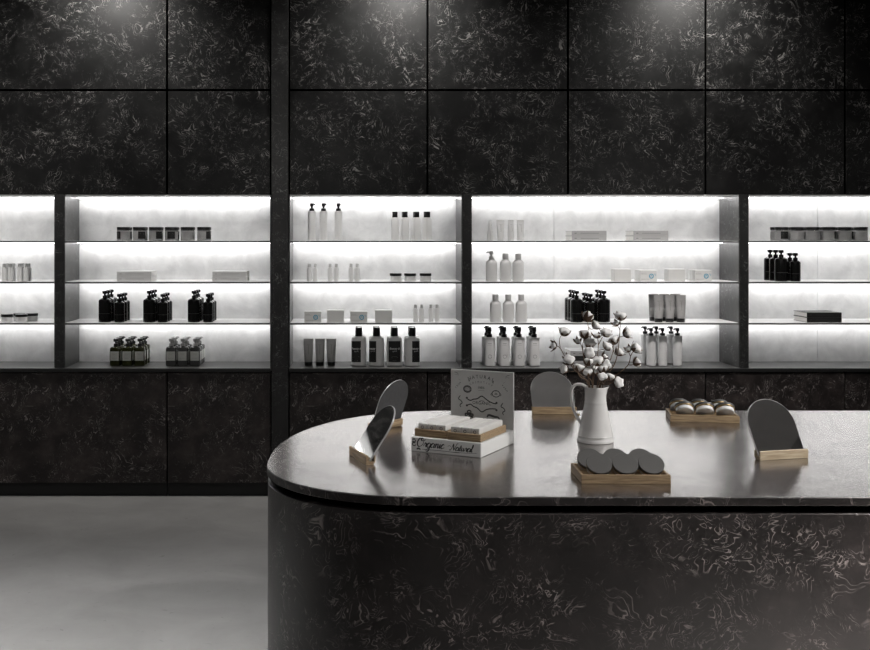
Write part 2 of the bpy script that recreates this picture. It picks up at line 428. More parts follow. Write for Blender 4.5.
# ------------------------------------------------------------------ island
def island_outline(inset=0.0):
    pts = []; zf, zb = 2.996 + inset, 4.515 - inset; xl, xr = -.26 + inset, 3.3 - inset
    fr, bx, bz = .48 - inset, .68 - inset, 1.0 - inset
    def q(cx, cy, rx, ry, a0, a1, p=2.12, n=18):
        for k in range(n + 1):
            a = a0 + (a1-a0)*k/n; c, d = math.cos(a), math.sin(a)
            pts.append((cx + math.copysign(abs(c)**(2/p), c)*rx, cy + math.copysign(abs(d)**(2/p), d)*ry))
    q(xl+fr, zf+fr-.01, fr, fr-.01, R(180), R(270))
    q(xr-fr, zf+fr, fr, fr, R(270), R(360))
    q(xr-.68, zb-.68, .68, .68, 0, R(90))
    q(xl+bx, zb-bz, bx, bz, R(90), R(180))
    return pts
isl = thing('island_counter', 'large rounded dark marble island counter in the foreground', 'counter', (1.5, 3.75, 0))
def IL(mb): return mb.map(lambda v: v - Vector((1.5, 3.75, 0)))
def slab(o, z0, z1, r):
    n = len(o); c = Vector((1.5, 3.75)); mb = MB()
    ins = [(z0, r), (z0+r, 0), (z1-r, 0), (z1, r)]
    rings = []
    for z, d in ins:
        rings.append([(p[0], p[1], z) for p in island_outline(SL + d)])
    vs = [v for ring in rings for v in ring]; fs = []
    for i in range(3):
        for k in range(n): fs.append((i*n+k, i*n+(k+1)%n, (i+1)*n+(k+1)%n, (i+1)*n+k))
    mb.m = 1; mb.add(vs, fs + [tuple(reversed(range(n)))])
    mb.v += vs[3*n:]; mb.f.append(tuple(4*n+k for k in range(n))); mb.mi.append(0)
    return mb
SL = 0.0
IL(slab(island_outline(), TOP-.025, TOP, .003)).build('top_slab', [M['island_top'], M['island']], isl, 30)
IL(MB().prism(island_outline(.028), TOP-.046, TOP-.0255)).build('shadow_gap', M['black'], isl, 30)
SL = 0.003
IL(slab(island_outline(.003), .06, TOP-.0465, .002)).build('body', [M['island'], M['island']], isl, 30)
IL(MB().prism(island_outline(.05), 0, .0595)).build('plinth', M['plinth'], isl, 30)

# ------------------------------------------------------------------ product prototypes (base at z = 0, front faces -y)
PROTO = {}
def proto(key, name, cat):
    o = bpy.data.objects.new(name, None); COL.objects.link(o); o.empty_display_size = .02; o['category'] = cat
    PROTO[key] = [o, False]; return o
def place(key, label, group, X, Y, z, rz=0):
    o, used = PROTO[key]
    c = copy_tree(o) if used else o
    PROTO[key][1] = True
    c.location = (X, Y, z + .0004); c.rotation_euler = (0, 0, rz)
    tag(c, label, None, group); return c
def pump(t, z, m, s=1.0, long=.022, rz=0.0, fat=1.0):
    """collar, stem and head with a nozzle pointing -x"""
    p = MB().lathe([(z, .012*s), (z+.012*s, .0115*s), (z+.0125*s, .005*s), (z+.022*s, .0045*s)], 16).build('pump', m, t)
    h = MB().lathe([(z+.021*s, .006*s), (z+.023*s, .0085*s), (z+.034*s, .009*s), (z+.037*s, .007*s)], 14)
    h.tube([(0, 0, z+.031*s), (-long*.7*s, 0, z+.033*s), (-long*s, 0, z+.029*s)], [.005*s, .0042*s, .003*s], 8)
    h.map(lambda v: Matrix.Rotation(rz, 3, 'Z') @ Vector((v.x*fat, v.y*fat, v.z)))
    h.build('nozzle', m, p)
def band(r, z0, z1, a0, a1, n=14, off=.0004):
    """curved label patch on a cylinder"""
    vs = []
    for z in (z0, z1):
        for k in range(n+1):
            a = a0 + (a1-a0)*k/n; vs.append(((r+off)*math.sin(a), -(r+off)*math.cos(a), z))
    return MB().add(vs, [(k, k+1, n+2+k, n+1+k) for k in range(n)])

t = proto('tallpump', 'pump_bottle', 'bottle')
MB().lathe([(0,.022),(.003,.0245),(.178,.0245),(.184,.023),(.187,.014)], 24).build('body', M['white'], t)
pump(t, .187, M['blackp'], 1.3, .018, R(150))
tx = MB(); [ribbon(tx, [(-.013, -.012*k),(.013, -.012*k)], .003) for k in range(2)]
on_cyl(tx, .0249, 0, .13).build('lettering', M['greyink'], t)

t = proto('squarecap', 'square_bottle', 'bottle')
MB().loft([(0,.021,.021,6),(.003,.0235,.0235,7),(.138,.0225,.0225,7),(.143,.019,.019,5),(.1465,.014,.014,3)], 28).build('body', M['white'], t)
MB().loft([(.1467,.0165,.0165,5),(.180,.0165,.0165,5),(.182,.0155,.0155,5)], 24).build('cap', M['blackp'], t)

t = proto('mini', 'mini_bottle', 'bottle')
MB().lathe([(0,.013),(.002,.0155),(.076,.0155),(.083,.013),(.086,.008),(.088,.008)], 18).build('body', M['white'], t)
MB().lathe([(.0882,.0095),(.108,.0092),(.110,.008)], 16).build('cap', M['offwhite'], t)

t = proto('cream', 'cream_jar', 'jar')
MB().lathe([(0,.032),(.003,.036),(.032,.0365),(.034,.033)], 28).build('body', M['white'], t)
MB().lathe([(.0342,.0375),(.048,.0378),(.050,.036)], 28).build('lid', M['blackp'], t)

t = proto('soapbox', 'soap_box', 'box')
MB().rbox(-.053,.053,-.0475,.0475,0,.077,.0015,1).build('carton', M['paper'], t)
t = proto('emblembox', 'soap_box', 'box')
MB().rbox(-.053,.053,-.0215,.0215,0,.070,.0012,1).build('carton', M['paper'], t)
e = MB(); ring = [(.018+.0125*math.cos(a*.2618), .033+.0125*math.sin(a*.2618)) for a in range(25)]
ribbon(e, ring, .006, 2); ribbon(e, [(.012,.030),(.018,.037),(.024,.031)], .004)
ribbon(e, [(.034,.043),(.041,.047),(.046,.040),(.040,.035)], .0022)
e.map(lambda v: (v.x, -.0219, v.y)).build('emblem', M['blueink'], t)
e = MB(); [ribbon(e, [(-.046, z),(-.046+w_, z)], .0016) for z, w_ in ((.052,.03),(.046,.038),(.015,.07),(.010,.05))]
e.map(lambda v: (v.x, -.0219, v.y)).build('lettering', M['greyink'], t)

def tube_proto(key, h, rb, wt_, mbody, mcap, caph, thick=.0016):
    t = proto(key, 'squeeze_tube', 'tube'); secs = []
    for k in range(9):
        u = k/8; z = caph + .0004 + (h-caph-.004)*u
        secs.append((z, rb + (wt_-rb)*u**.9, rb*(1-u**1.35) + thick*u**1.35, 2 + u*1.2))
    secs = [(secs[0][0], rb*.8, rb*.8, 2)] + secs
    secs += [(h-.003, wt_, thick, 3.2), (h, wt_, thick*.8, 3.2)]
    MB().loft(secs, 28).build('body', mbody, t)
    MB().lathe([(0, rb*.9),(.002, rb*.95),(caph-.001, rb*.97),(caph, rb*.92)], 24).build('cap', mcap, t)
    e = MB(); [ribbon(e, [(-w_, z),(w_, z)], .0016) for z, w_ in ((h*.78,.011),(h*.42,.013))]; ribbon(e, [(0, h*.42),(0, h*.6),(0, h*.78)], .0012)
    def onf(v):
        u = (v.y-caph)/(h-caph-.004); r = rb*(1-u**1.35)+thick*u**1.35; wX = rb+(wt_-rb)*u**.9
        return (v.x, -r*max(0,1-(abs(v.x)/wX)**2.2)**.45-.0008, v.y)
    e.map(onf).build('lettering', M['greyink'], t)
    return t
tube_proto('tube', .170, .0255, .031, M['greyp'], M['blackp'], .024)
tube_proto('cone', .130, .0195, .026, M['offwhite'], M['offwhite'], .016)

def lotion(key, ang, half):
    t = proto(key, 'lotion_bottle', 'bottle')
    MB().loft([(0,.044,.030,2.6),(.004,.048,.034,2.8),(.165,.048,.034,2.8),(.176,.044,.031,2.5),(.183,.030,.024,2.2),(.187,.018,.018,2)], 40).build('body', M['white'], t)
    MB().lathe([(.1872,.0225),(.240,.0225),(.242,.0215)], 24).build('cap', M['blackp'], t)
    return t
# black label at four places round the bottle, as if each had been turned
def label_on(t, x0, x1, words):
    n = 16; prof = lambda x: -.034*max(0, 1-(abs(x)/.048)**2.8)**(1/2.8) - .0006
    mb = MB(); vs = []
    for z in (.025, .158):
        for k in range(n+1):
            x = x0 + (x1-x0)*k/n; vs.append((x, prof(x), z))
    mb.add(vs, [(k, k+1, n+2+k, n+1+k) for k in range(n)])
    l = mb.build('label', M['blacklabel'], t)
    if words:
        e = MB(); cx = (x0+x1)/2
        text_into(e, 'Beauty &', .0175, cx, .105, .2, 'CENTER', .0006); text_into(e, 'spirit', .014, cx, .090, .2)
        for z, w_ in ((.060,.016),(.054,.02),(.035,.012)): ribbon(e, [(cx-w_, z),(cx+w_, z)], .0012)
        e.map(lambda v: (v.x, prof(v.x)-.0006, v.y))
        e.v = [v if x0 < v[0] < x1 else (min(max(v[0], x0), x1), v[1], v[2]) for v in e.v]
        e.build('lettering', M['whiteink'], l)
for key, x0, x1 in (('lotA',-.0462,.013),('lotB',-.0468,-.003),('lotC',-.038,.038),('lotD',-.002,.0466)):
    label_on(lotion(key, 0, 0), x0, x1, True)

def black_bottle(key, r, h):
    t = proto(key, 'pump_bottle', 'bottle')
    MB().lathe([(0,r*.9),(.003,r),(h*.86,r),(h*.93,r*.93),(h*.975,r*.6),(h,r*.4)], 28).build('body', M['blackg'], t)
    pump(t, h, M['blackg'], 1.2, .012, R(-60), 1.5)
    e = MB(); ribbon(e, [(-r*1.1, h*.36),(0,h*.36),(r*1.1, h*.36)], .0016)
    ribbon(e, [(-r*.4, h*.26),(r*.4, h*.26)], .002); ribbon(e, [(-r*.3, h*.20),(r*.3, h*.20)], .0014)
    on_cyl(e, r+.0005).build('lettering', M['greyink'], t)
black_bottle('blackL', .039, .152); black_bottle('blackS', .0315, .133)

def square_pump(key, glass, pm):
    t = proto(key, 'square_pump_bottle', 'bottle')
    MB().loft([(0,.029,.029,6),(.004,.0325,.0325,8),(.108,.0325,.0325,8),(.118,.029,.029,5),(.122,.014,.014,2.4),(.125,.012,.012,2)], 32).build('body', glass, t)
    l = MB()
    for k in range(4):
        q = MB().box(-.027,.027,-.0331,-.0327,.034,.092); c = Matrix.Rotation(k*math.pi/2, 3, 'Z')
        l.add([c @ Vector(v) for v in q.v], q.f)
    lb = l.build('label', M['lab'], t)
    e = MB(); [ribbon(e, [(-w_, z),(w_, z)], .0012) for z, w_ in ((.078,.016),(.072,.012),(.05,.018),(.045,.014))]
    e.map(lambda v: (v.x, -.0334, v.y)).build('lettering', M['greyink'], lb)
    pump(t, .125, pm, 1.25, .012, R(200), 1.5)
square_pump('olive', M['olive'], M['blackp']); square_pump('clear', M['clear'], M['greyp'])

def wash(key, top):
    t = proto(key, 'body_wash_bottle', 'bottle'); r = .035
    MB().lathe([(0,r*.9),(.003,r),(.110,r),(.122,r*.92),(.132,r*.62),(.137,r*.46),(.139,r*.46)], 28).build('body', M['offwhite'], t)
    if top == 'pump': pump(t, .139, M['offwhite'], 1.35, .024)
    else: MB().lathe([(.1392,.019),(.171,.0185),(.173,.0175)], 22).build('cap', M['offwhite'], t)
    e = MB(); [ribbon(e, [(-w_, z),(w_, z)], .0014) for z, w_ in ((.080,.020),(.074,.014),(.045,.022),(.035,.022))]
    on_cyl(e, r+.0005).build('lettering', M['greyink'], t)
wash('washpump', 'pump'); wash('washcap', 'cap')

t = proto('spray', 'spray_bottle', 'bottle')
MB().loft([(0,.031,.031,3),(.003,.0345,.0345,3.4),(.172,.0345,.0345,3.4),(.178,.031,.031,3),(.181,.015,.015,2)], 30).build('body', M['white'], t)
s_ = MB().lathe([(.1812,.018),(.200,.0175),(.202,.011),(.215,.011),(.217,.0145),(.242,.014),(.245,.0115)], 20).build('spray_cap', M['blackp'], t)
MB().tube([(0,0,.232),(-.022,0,.233)], [.006,.005], 8).build('nozzle', M['blackp'], s_)
e = MB(); ribbon(e, [(-.012,.142),(.012,.142)], .004); ribbon(e, [(-.016,.132),(.016,.132)], .0014)
e.map(lambda v: (v.x, -.0351, v.y)).build('lettering', M['greyink'], t)
e = MB(); ribbon(e, [(.011*math.cos(a*.35), .06+.011*math.sin(a*.35)) for a in range(19)], .0014, 2)
e.map(lambda v: (v.x, -.0351, v.y)).build('emblem', M['greyink'], t)

t = proto('slimpump', 'pump_bottle', 'bottle')
MB().lathe([(0,.026),(.003,.0285),(.182,.0285),(.188,.027),(.191,.015)], 24).build('body', M['white'], t)
pump(t, .191, M['blackp'], 1.3, .02, R(10))
e = MB(); ribbon(e, [(-.008,.14),(.008,.14)], .0014); ribbon(e, [(-.012,.132),(.012,.132)], .0014)
on_cyl(e, .0290).build('lettering', M['greyink'], t)

for q, ang in enumerate((-50, 32, 48, 5, None, 60)):
    t = proto('candle%d' % q, 'candle_jar', 'candle')
    gm = MB().lathe([(0,.038),(.003,.0415),(.066,.0415),(.069,.040)], 32); gm.build('jar', M['jarglass'], t)
    MB().lathe([(.005,.0385),(.058,.0385)], 28).build('wax', M['wax'], t)
    MB().lathe([(.0692,.0420),(.0835,.0424),(.086,.041)], 32).build('lid', M['blackp'], t)
    if ang is not None:
        lb = band(.0417, .012, .058, R(ang-34), R(ang+34)).build('label', M['blacklabel'], t)
        e = MB(); ribbon(e, [(-.012,.044),(.012,.044)], .003); ribbon(e, [(-.016,.036),(.016,.036)], .0016)
        on_cyl(e, .0426, R(ang)).build('lettering', M['whiteink'], lb)

def book(key, cover, w_=.217, d=.21, h=.031, spine_mark=None):
    t = proto(key, 'book', 'book')
    c = MB()
    c.rbox(-w_/2, w_/2, -d/2, d/2, 0, .0025, .0008, 1); c.rbox(-w_/2, w_/2, -d/2, d/2, h-.0025, h, .0008, 1)
    c.rbox(-w_/2, w_/2, -d/2, -d/2+.003, .0005, h-.0005, .0008, 1)
    c.build('cover', cover, t)
    MB().box(-w_/2+.003, w_/2-.003, -d/2+.0035, d/2-.004, .0026, h-.0026).build('pages', M['page'], t)
    if spine_mark:
        e = MB(); ribbon(e, [(-w_*.25,h*.5),(w_*.28,h*.5)], .0035); ribbon(e, [(-w_*.42,h*.5),(-w_*.36,h*.5)], .006)
        e.map(lambda v: (v.x, -d/2-.0005, v.y)).build('lettering', spine_mark, t)
book('bookG', M['bookgrey'], spine_mark=M['greyink']); book('bookW', M['bookwhite'], spine_mark=M['greyp']); book('bookK', M['bookblack'], spine_mark=M['greyink'])

# ------------------------------------------------------------------ stock on the shelves
SHN = ['top shelf', 'second shelf', 'third shelf', 'niche floor']
LEV = SH + [NB]
def where(s, n): return '%s of %s niche from left' % (SHN[s], ORD[n-1])
def put(key, what, which, px, s, n, dy=.06, rz=0, group=None, z=0.0):
    if s == 3: dy += .075                        # stock on the niche floor stands further in
    Y = YW + dy
    return place(key, '%s, %s, %s' % (what, which, where(s, n)), group or ('%ss on the %s' % (what.split(',')[0], where(s, n))), wx(px, YW + (.115 if s == 3 else .04)), Y, LEV[s] + z, rz)
POS3 = ['leftmost', 'middle', 'rightmost']
POS4 = ['leftmost', 'second', 'third', 'rightmost']
DEP = ['front', 'middle', 'rear']
# first niche
for k, px in enumerate((3.2, 9.3, 18.6, 25)):
    put('mini', 'white mini bottle', 'front row %s' % POS4[k], px, 1, 1)
    put('mini', 'white mini bottle', 'back row %s' % POS4[k], px, 1, 1, .125)
for k, px in enumerate((6, 20.5)): put('cream', 'black-lidded cream jar', ['front left', 'front right'][k], px, 2, 1, .06)
for k, px in enumerate((14, 27)): put('cream', 'black-lidded cream jar', ['rear left', 'rear right'][k], px, 2, 1, .15)
# second niche
for k, px in enumerate((123, 139, 155, 171, 187, 203.5)):
    nm = ['leftmost', 'second', 'third', 'fourth', 'fifth', 'rightmost'][k]
    put('candle%d' % k, 'candle jar', 'front row %s' % nm, px, 0, 2, .06)
    put('candle%d' % ((k+2) % 6), 'candle jar', 'back row %s' % nm, px-1.1, 0, 2, .15)
for q, (px, nm) in enumerate(((134.7, 'left'), (229.8, 'right'))):
    for k in range(2):
        put('bookW', 'white book', '%s of the %s pile' % (['bottom', 'top'][k], nm), px, 1, 2, .125, 0, 'white books on the second shelf', k*.0316)
for q, (pl, ps) in enumerate(((104.2, 119.2), (148.8, 162.6), (193.5, 208))):
    for d in range(3):
        put('blackL', 'large black pump bottle', '%s of %s file' % (DEP[d], POS3[q]), pl, 2, 2, .06 + d*.095)
        put('blackS', 'small black pump bottle', '%s of %s file' % (DEP[d], POS3[q]), ps, 2, 2, .05 + d*.085)
for q, px in enumerate((115.3, 127.2, 139.3)):
    for d in range(3): put('olive', 'olive square pump bottle', '%s of %s file' % (DEP[d], POS3[q]), px, 3, 2, .06 + d*.085, R(-4 + 4*q))
for q, px in enumerate((170.8, 182.6, 195.2)):
    for d in range(3): put('clear', 'clear square pump bottle', '%s of %s file' % (DEP[d], POS3[q]), px, 3, 2, .06 + d*.085, R(3 - 3*q))
# third niche
for q, px in enumerate((311.7, 323.4, 338.4)): put('tallpump', 'tall white pump bottle', '%s of three' % POS3[q], px, 0, 3, .06, R(-15*q))
for q, px in enumerate((395, 404.8, 416.3, 427.2)): put('squarecap', 'black-capped square white bottle', '%s of four' % POS4[q], px, 0, 3, .06, R((0, 14, 24, 38)[q]))
for q, px in enumerate((309.1, 315.2, 330, 336.2, 351, 357.2)):
    put('mini', 'white mini bottle', '%s of %s pair' % (['left', 'right'][q % 2], ['leftmost', 'middle', 'rightmost'][q//2]), px, 1, 3, .055)
for q, px in enumerate((395.9, 410.3, 425.8)): put('cream', 'black-lidded cream jar', '%s of three' % POS3[q], px, 1, 3, .06)
for q, px in enumerate((312.9, 335.6, 358.8, 383.5)):
    if q % 2 == 0: put('emblembox', 'white box with blue emblem', ['leftmost box', '', 'third box'][q], px, 2, 3, .035)
    else: put('soapbox', 'plain white soap box', ['', 'second box', '', 'fourth box'][q], px, 2, 3, .06)
for q, px in enumerate((415.7, 421.8, 431, 437.2)): put('mini', 'white mini bottle', '%s of four' % POS4[q], px, 2, 3, .055)
for q, px in enumerate((308.4, 319.8, 331.2)): put('tube', 'grey tube on black cap', '%s of three' % POS3[q], px, 3, 3, .06)
for q, px in enumerate((358.8, 376.6, 394.5, 412.3)):
    put('lot' + 'ABCD'[q], 'black-labelled lotion bottle', 'front row %s' % POS4[q], px, 3, 3, .055)
    put('lot' + 'CADB'[q], 'black-labelled lotion bottle', 'back row %s' % POS4[q], px+.2, 3, 3, .16)
# fourth niche
for q, px in enumerate((490.6, 500.9, 511.2, 520.8)): put('cone', 'white tapered tube', '%s of four' % POS4[q], px, 0, 4, .06, R((62, 8, 40, 22)[q]))
for q, (px, nm) in enumerate(((588.5, 'left'), (650, 'right'))):
    for k in range(2):
        put('bookG', 'grey book', '%s of the %s pile' % (['bottom', 'top'][k], nm), px, 0, 4, .125, 0, 'grey books on the top shelf', k*.0316)
put('washpump', 'white body wash bottle with pump', 'leftmost', 491.9, 1, 4, .06, R(0), 'white body wash bottles on the second shelf')
for q, px in enumerate((505.9, 518.8)): put('washcap', 'capped white body wash bottle', ['middle of three', 'rightmost of three'][q], px, 1, 4, .06)
for q, px in enumerate((495.9, 508.7, 521.7)): put('washcap', 'capped white body wash bottle', '%s of three' % POS3[q], px, 2, 4, .06)
for q, px in enumerate((622, 675.8)): put('soapbox', 'plain white soap box', ['left one', 'right one'][q], px, 1, 4, .065)
for q, px in enumerate((647.8, 702.5)):
    for d in range(3): put('emblembox', 'white box with blue emblem', '%s of %s file' % (DEP[d], ['left', 'right'][q]), px, 1, 4, .045 + d*.044)
for q, px in enumerate((577.2, 604.6)):
    for d in range(3): put('blackL', 'large black pump bottle', '%s of %s file' % (DEP[d], ['left', 'right'][q]), px, 2, 4, .06 + d*.09)
for d in range(3): put('blackS', 'small black pump bottle', '%s of file' % DEP[d], 590.6, 2, 4, .05 + d*.085)
for q, px in enumerate((659.2, 670.3, 681.6)):
    for d in range(2): put('tube', 'grey tube on black cap', '%s row %s' % (['front', 'back'][d], POS3[q]), px, 2, 4, .055 + d*.12)
for q, px in enumerate((489.6, 504.4, 519.3, 534.5)):
    for d in range(2): put('spray', 'white spray bottle', '%s row %s' % (['front', 'back'][d], POS4[q]), px, 3, 4, .055 + d*.11)
for q, px in enumerate((651.7, 663.2, 678.2)):
    for d in range(2): put('slimpump', 'slim white pump bottle', '%s row %s' % (['front', 'back'][d], POS3[q]), px, 3, 4, .055 + d*.14)
for k, key in enumerate(('bookG', 'bookK', 'bookG')):
    put(key, ['grey book', 'black book', 'grey book'][k], '%s of pile behind cotton' % ['bottom', 'middle', 'top'][k], 587.5, 3, 4, .14, 0, 'books behind the cotton', k*.0316)
# fifth niche
for k, px in enumerate((783, 798.4, 814.3, 830.2, 846.2, 862.1)):
    nm = ['leftmost', 'second', 'third', 'fourth', 'fifth', 'sixth'][k]
    put('candle%d' % ((3, 4, 4, 5, 4, 4)[k]), 'candle jar', 'front row %s' % nm, px, 0, 5, .06)
    put('candle%d' % ((k+1) % 6), 'candle jar', 'back row %s' % nm, px+.9, 0, 5, .15)
for d in range(3): put('blackL', 'large black pump bottle', '%s of file' % DEP[d], 782.4, 1, 5, .06 + d*.09)
for d in range(2): put('blackS', 'small black pump bottle', '%s of file' % ['front', 'rear'][d], 796, 1, 5, .05 + d*.085)
for k in range(2): put('bookK', 'black book', '%s of pile' % ['bottom', 'top'][k], 823, 2, 5, .125, 0, 'black books on the third shelf', k*.0316)

# ------------------------------------------------------------------ things on the island
def mirror(label, mid, dirv, lean, wood_m, W=.176, L=.190, bh=.029, bt=.026, sink=.010):
    """mirror of arched outline standing in a slotted bar; local x along the bar, glass leans to local +y"""
    rz = math.atan2(dirv[1], dirv[0])
    t = thing('leaning_mirror', label, 'mirror', (mid[0], mid[1], TOP+.0003), rz, 'mirrors on the island')
    b = MB()
    b.rbox(-W/2, W/2, -bt/2, bt/2, 0, sink, .001, 1)
    b.rbox(-W/2, W/2, -bt/2, -.0055, sink*.5, bh, .0012, 1)
    b.rbox(-W/2, W/2, .0145, bt/2+.006, sink*.5, bh, .0012, 1)
    b.build('base', wood_m, t)
    r = W/2 - .001; out = []
    s0 = L - r
    out += [(-r*.98, 0), (r*.98, 0)]
    for k in range(33):
        a = math.pi*k/32; out.append((r*math.cos(a), s0 + r*math.sin(a)))
    n = len(out); th = .005
    c, s = math.cos(lean), math.sin(lean)
    def P(u, w_, d): return Vector((u, w_*s + d*c - .001, sink + .0035 + w_*c - d*s))
    # front face, back face and polished edge as material slots of one pane
    mb = MB()
    inner = [(u*.98, s0*.5 + (w_-s0*.5)*.985) for u, w_ in out]
    mb.m = 0; mb.add([P(u, w_, 0) for u, w_ in inner], [tuple(range(n))])
    mb.m = 2; mb.add([P(u, w_, 0) for u, w_ in inner] + [P(u, w_, .001) for u, w_ in out] + [P(u, w_, th) for u, w_ in out],
                     [(k, (k+1)%n, n+(k+1)%n, n+k) for k in range(n)] + [(n+k, n+(k+1)%n, 2*n+(k+1)%n, 2*n+k) for k in range(n)])
    mb.m = 1; mb.add([P(u, w_, th) for u, w_ in out], [tuple(reversed(range(n)))])
    mb.build('mirror_glass', [M['mirror'], M['mirback'], M['rim']], t)
    return t
A, B = on_top(347, 453.6), on_top(368.3, 466.8)
d = (A - B).normalized(); nrm = Vector((-d.y, d.x, 0)); nrm = nrm if nrm.x > 0 else -nrm
# local +y must be the lean direction: choose the bar direction so that its left normal is the lean
def bar_dir(lean_dir): return (lean_dir[1], -lean_dir[0])
mid = (A + B)/2 + nrm*.013
mirror('front left mirror leaning in dark oak bar, reflecting the lit shelves', (mid.x, mid.y), bar_dir((nrm.x, nrm.y)), R(34), M['wood'], L=.186)
mirror('mirror seen from behind, half hidden by the front left mirror', (.130, 4.09), bar_dir((.776, -.63)), R(20), M['wood'], L=.183)
mirror('wide mirror in oak bar standing behind the white jug handle', (.822, 4.43), bar_dir((.03, 1)), R(38), M['wood'], L=.182)
mirror('rightmost mirror leaning alone in a pale oak bar', (1.383, 3.522), bar_dir((-.239, .971)), R(30), M['palewood'])

# printed display stand
u = Vector((.872, -.489, 0)); v = Vector((.489, .872, 0)); FC = Vector((.4205, 3.53, TOP))
BW, BD, BH = .25, .285, .047
rz = math.atan2(u.y, u.x)
org = FC - u*BW/2 + v*BD/2
t = thing('display_stand', 'white printed display stand holding soap trays, lettered Organic and Natural', 'display', (org.x, org.y, TOP+.0003), rz)
base = MB().rbox(-BW/2, BW/2, -BD/2, BD/2, 0, BH, .002, 1).build('base', M['paper'], t)
e = MB()
ex = script_word(e, 'Organic', -BW/2+.020, .0175, .0140, .0034)
script_word(e, 'Natural', BW/2-.108, .0155, .0115, .0032)
for px_, s in ((-BW/2+.012, 1), (-BW/2+.03, -1)):
    pass
ribbon(e, [(-.120,.036),(-.113,.041),(-.108,.034),(-.114,.029),(-.120,.024),(-.113,.018),(-.106,.022)], .003)
ribbon(e, [(-.121,.030),(-.114,.031),(-.109,.027)], .004); ribbon(e, [(-.104,.008),(-.096,.011),(-.090,.007)], .005)
ribbon(e, [(-.085,.009),(-.02,.010),(.05,.009)], .0016); ribbon(e, [(-.06,.006),(.0,.006)], .0010)
ribbon(e, [(.028,.010),(.075,.011),(.112,.014)], .0012); ribbon(e, [(.008,.026),(.014,.030),(.021,.026)], .0012)
e.map(lambda q: (q.x, -BD/2-.0005, q.y)).build('lettering', M['blackink'], base)
CW0, CW1, CH = -BW/2+.017, BW/2+.002, .244
card = MB().rbox(CW0, CW1, BD/2+.0005, BD/2+.007, 0, CH, .0012, 1).build('card', M['card'], t)
# printed ornaments on the card; x/y measured in the card's own 0..1 square
e = MB(); cwid = CW1 - CW0
def U(p): return (CW0 + p[0]*cwid, CH - p[1]*CH*.80)
def rb(pts, w_, **k): ribbon(e, [U(p) for p in pts], w_*cwid, **k)
def circ(cx, cy, r, w_, n=20): rb([(cx + r*math.cos(6.2832*k/n), cy + r*.95*math.sin(6.2832*k/n)) for k in range(n+1)], w_, k=2)
c0 = U((.49, .71))
arc_text(e, 'NATURAL', .017, c0[0], c0[1], .112, R(112), R(68))
arc_text(e, 'COSMETICS', .0085, c0[0], c0[1], .096, R(114), R(66))
arc_text(e, 'FROM', .0085, c0[0], c0[1], .118, R(142), R(131)); arc_text(e, 'FARM', .0085, c0[0], c0[1], .118, R(49), R(38))
x_, y_ = U((.49, .325)); text_into(e, '100%', .012, x_, y_)
rb([(.44, .355),(.54, .355)], .005)
for cx in (.30, .68): rb([(cx, .165),(cx, .215)], .016); rb([(cx-.015,.2),(cx+.015,.18)], .01)
circ(.27, .345, .058, .020); circ(.27, .345, .038, .007); rb([(.245,.345),(.295,.345)], .012)
circ(.725, .395, .060, .010); rb([(.705,.385),(.745,.385)], .014); rb([(.70,.405),(.75,.405)], .012); rb([(.725,.335),(.725,.36)], .012); rb([(.66,.38),(.645,.41),(.66,.43)], .008); rb([(.79,.38),(.805,.41),(.79,.43)], .008)
rb([(.27,.525),(.32,.545),(.37,.52),(.43,.505),(.50,.455),(.57,.505),(.63,.545),(.68,.565),(.73,.575)], .016)
rb([(.27,.635),(.32,.615),(.37,.65),(.43,.675),(.50,.735),(.57,.69),(.63,.67),(.68,.665),(.73,.665)], .016)
for p in ((.262,.505),(.262,.640),(.735,.555),(.735,.685)): circ(*p, .010, .016, 8)
x_, y_ = U((.50, .605)); text_into(e, 'ORGANIC', .0155, x_, y_)
rb([(.46,.55),(.50,.535),(.54,.55)], .006)
rb([(.155,.47),(.125,.53),(.165,.56),(.185,.60),(.15,.64),(.165,.68)], .013); rb([(.165,.56),(.13,.545)], .012); rb([(.15,.62),(.185,.615)], .012)
rb([(.835,.55),(.805,.61),(.845,.64),(.865,.68),(.83,.72),(.845,.76)], .013); rb([(.845,.64),(.81,.63)], .012); rb([(.83,.70),(.87,.69)], .012)
for cx, cy, r in ((.30,.755,.030),(.255,.80,.020),(.345,.805,.020),(.30,.79,.02)): circ(cx, cy, r, .020, 10)
rb([(.225,.82),(.27,.845),(.31,.83),(.36,.85)], .018); rb([(.24,.79),(.30,.775),(.36,.80)], .02)
rb([(.58,.815),(.62,.79),(.70,.81),(.76,.81),(.78,.845)], .020); rb([(.585,.79),(.62,.77),(.70,.79),(.765,.80)], .012); rb([(.56,.85),(.60,.84)], .014); rb([(.77,.86),(.80,.87)], .016)
for sx in (1, -1):
    b0 = .5 - sx*.44
    rb([(b0, .05),(b0+sx*.05,.07),(b0+sx*.06,.11)], .006); rb([(b0+sx*.01,.10),(b0+sx*.04,.09)], .006); rb([(b0+sx*.07,.17),(b0+sx*.10,.20)], .005)
e.map(lambda q: (q.x, BD/2+.0001, q.y)).build('lettering', M['greyink'], card)
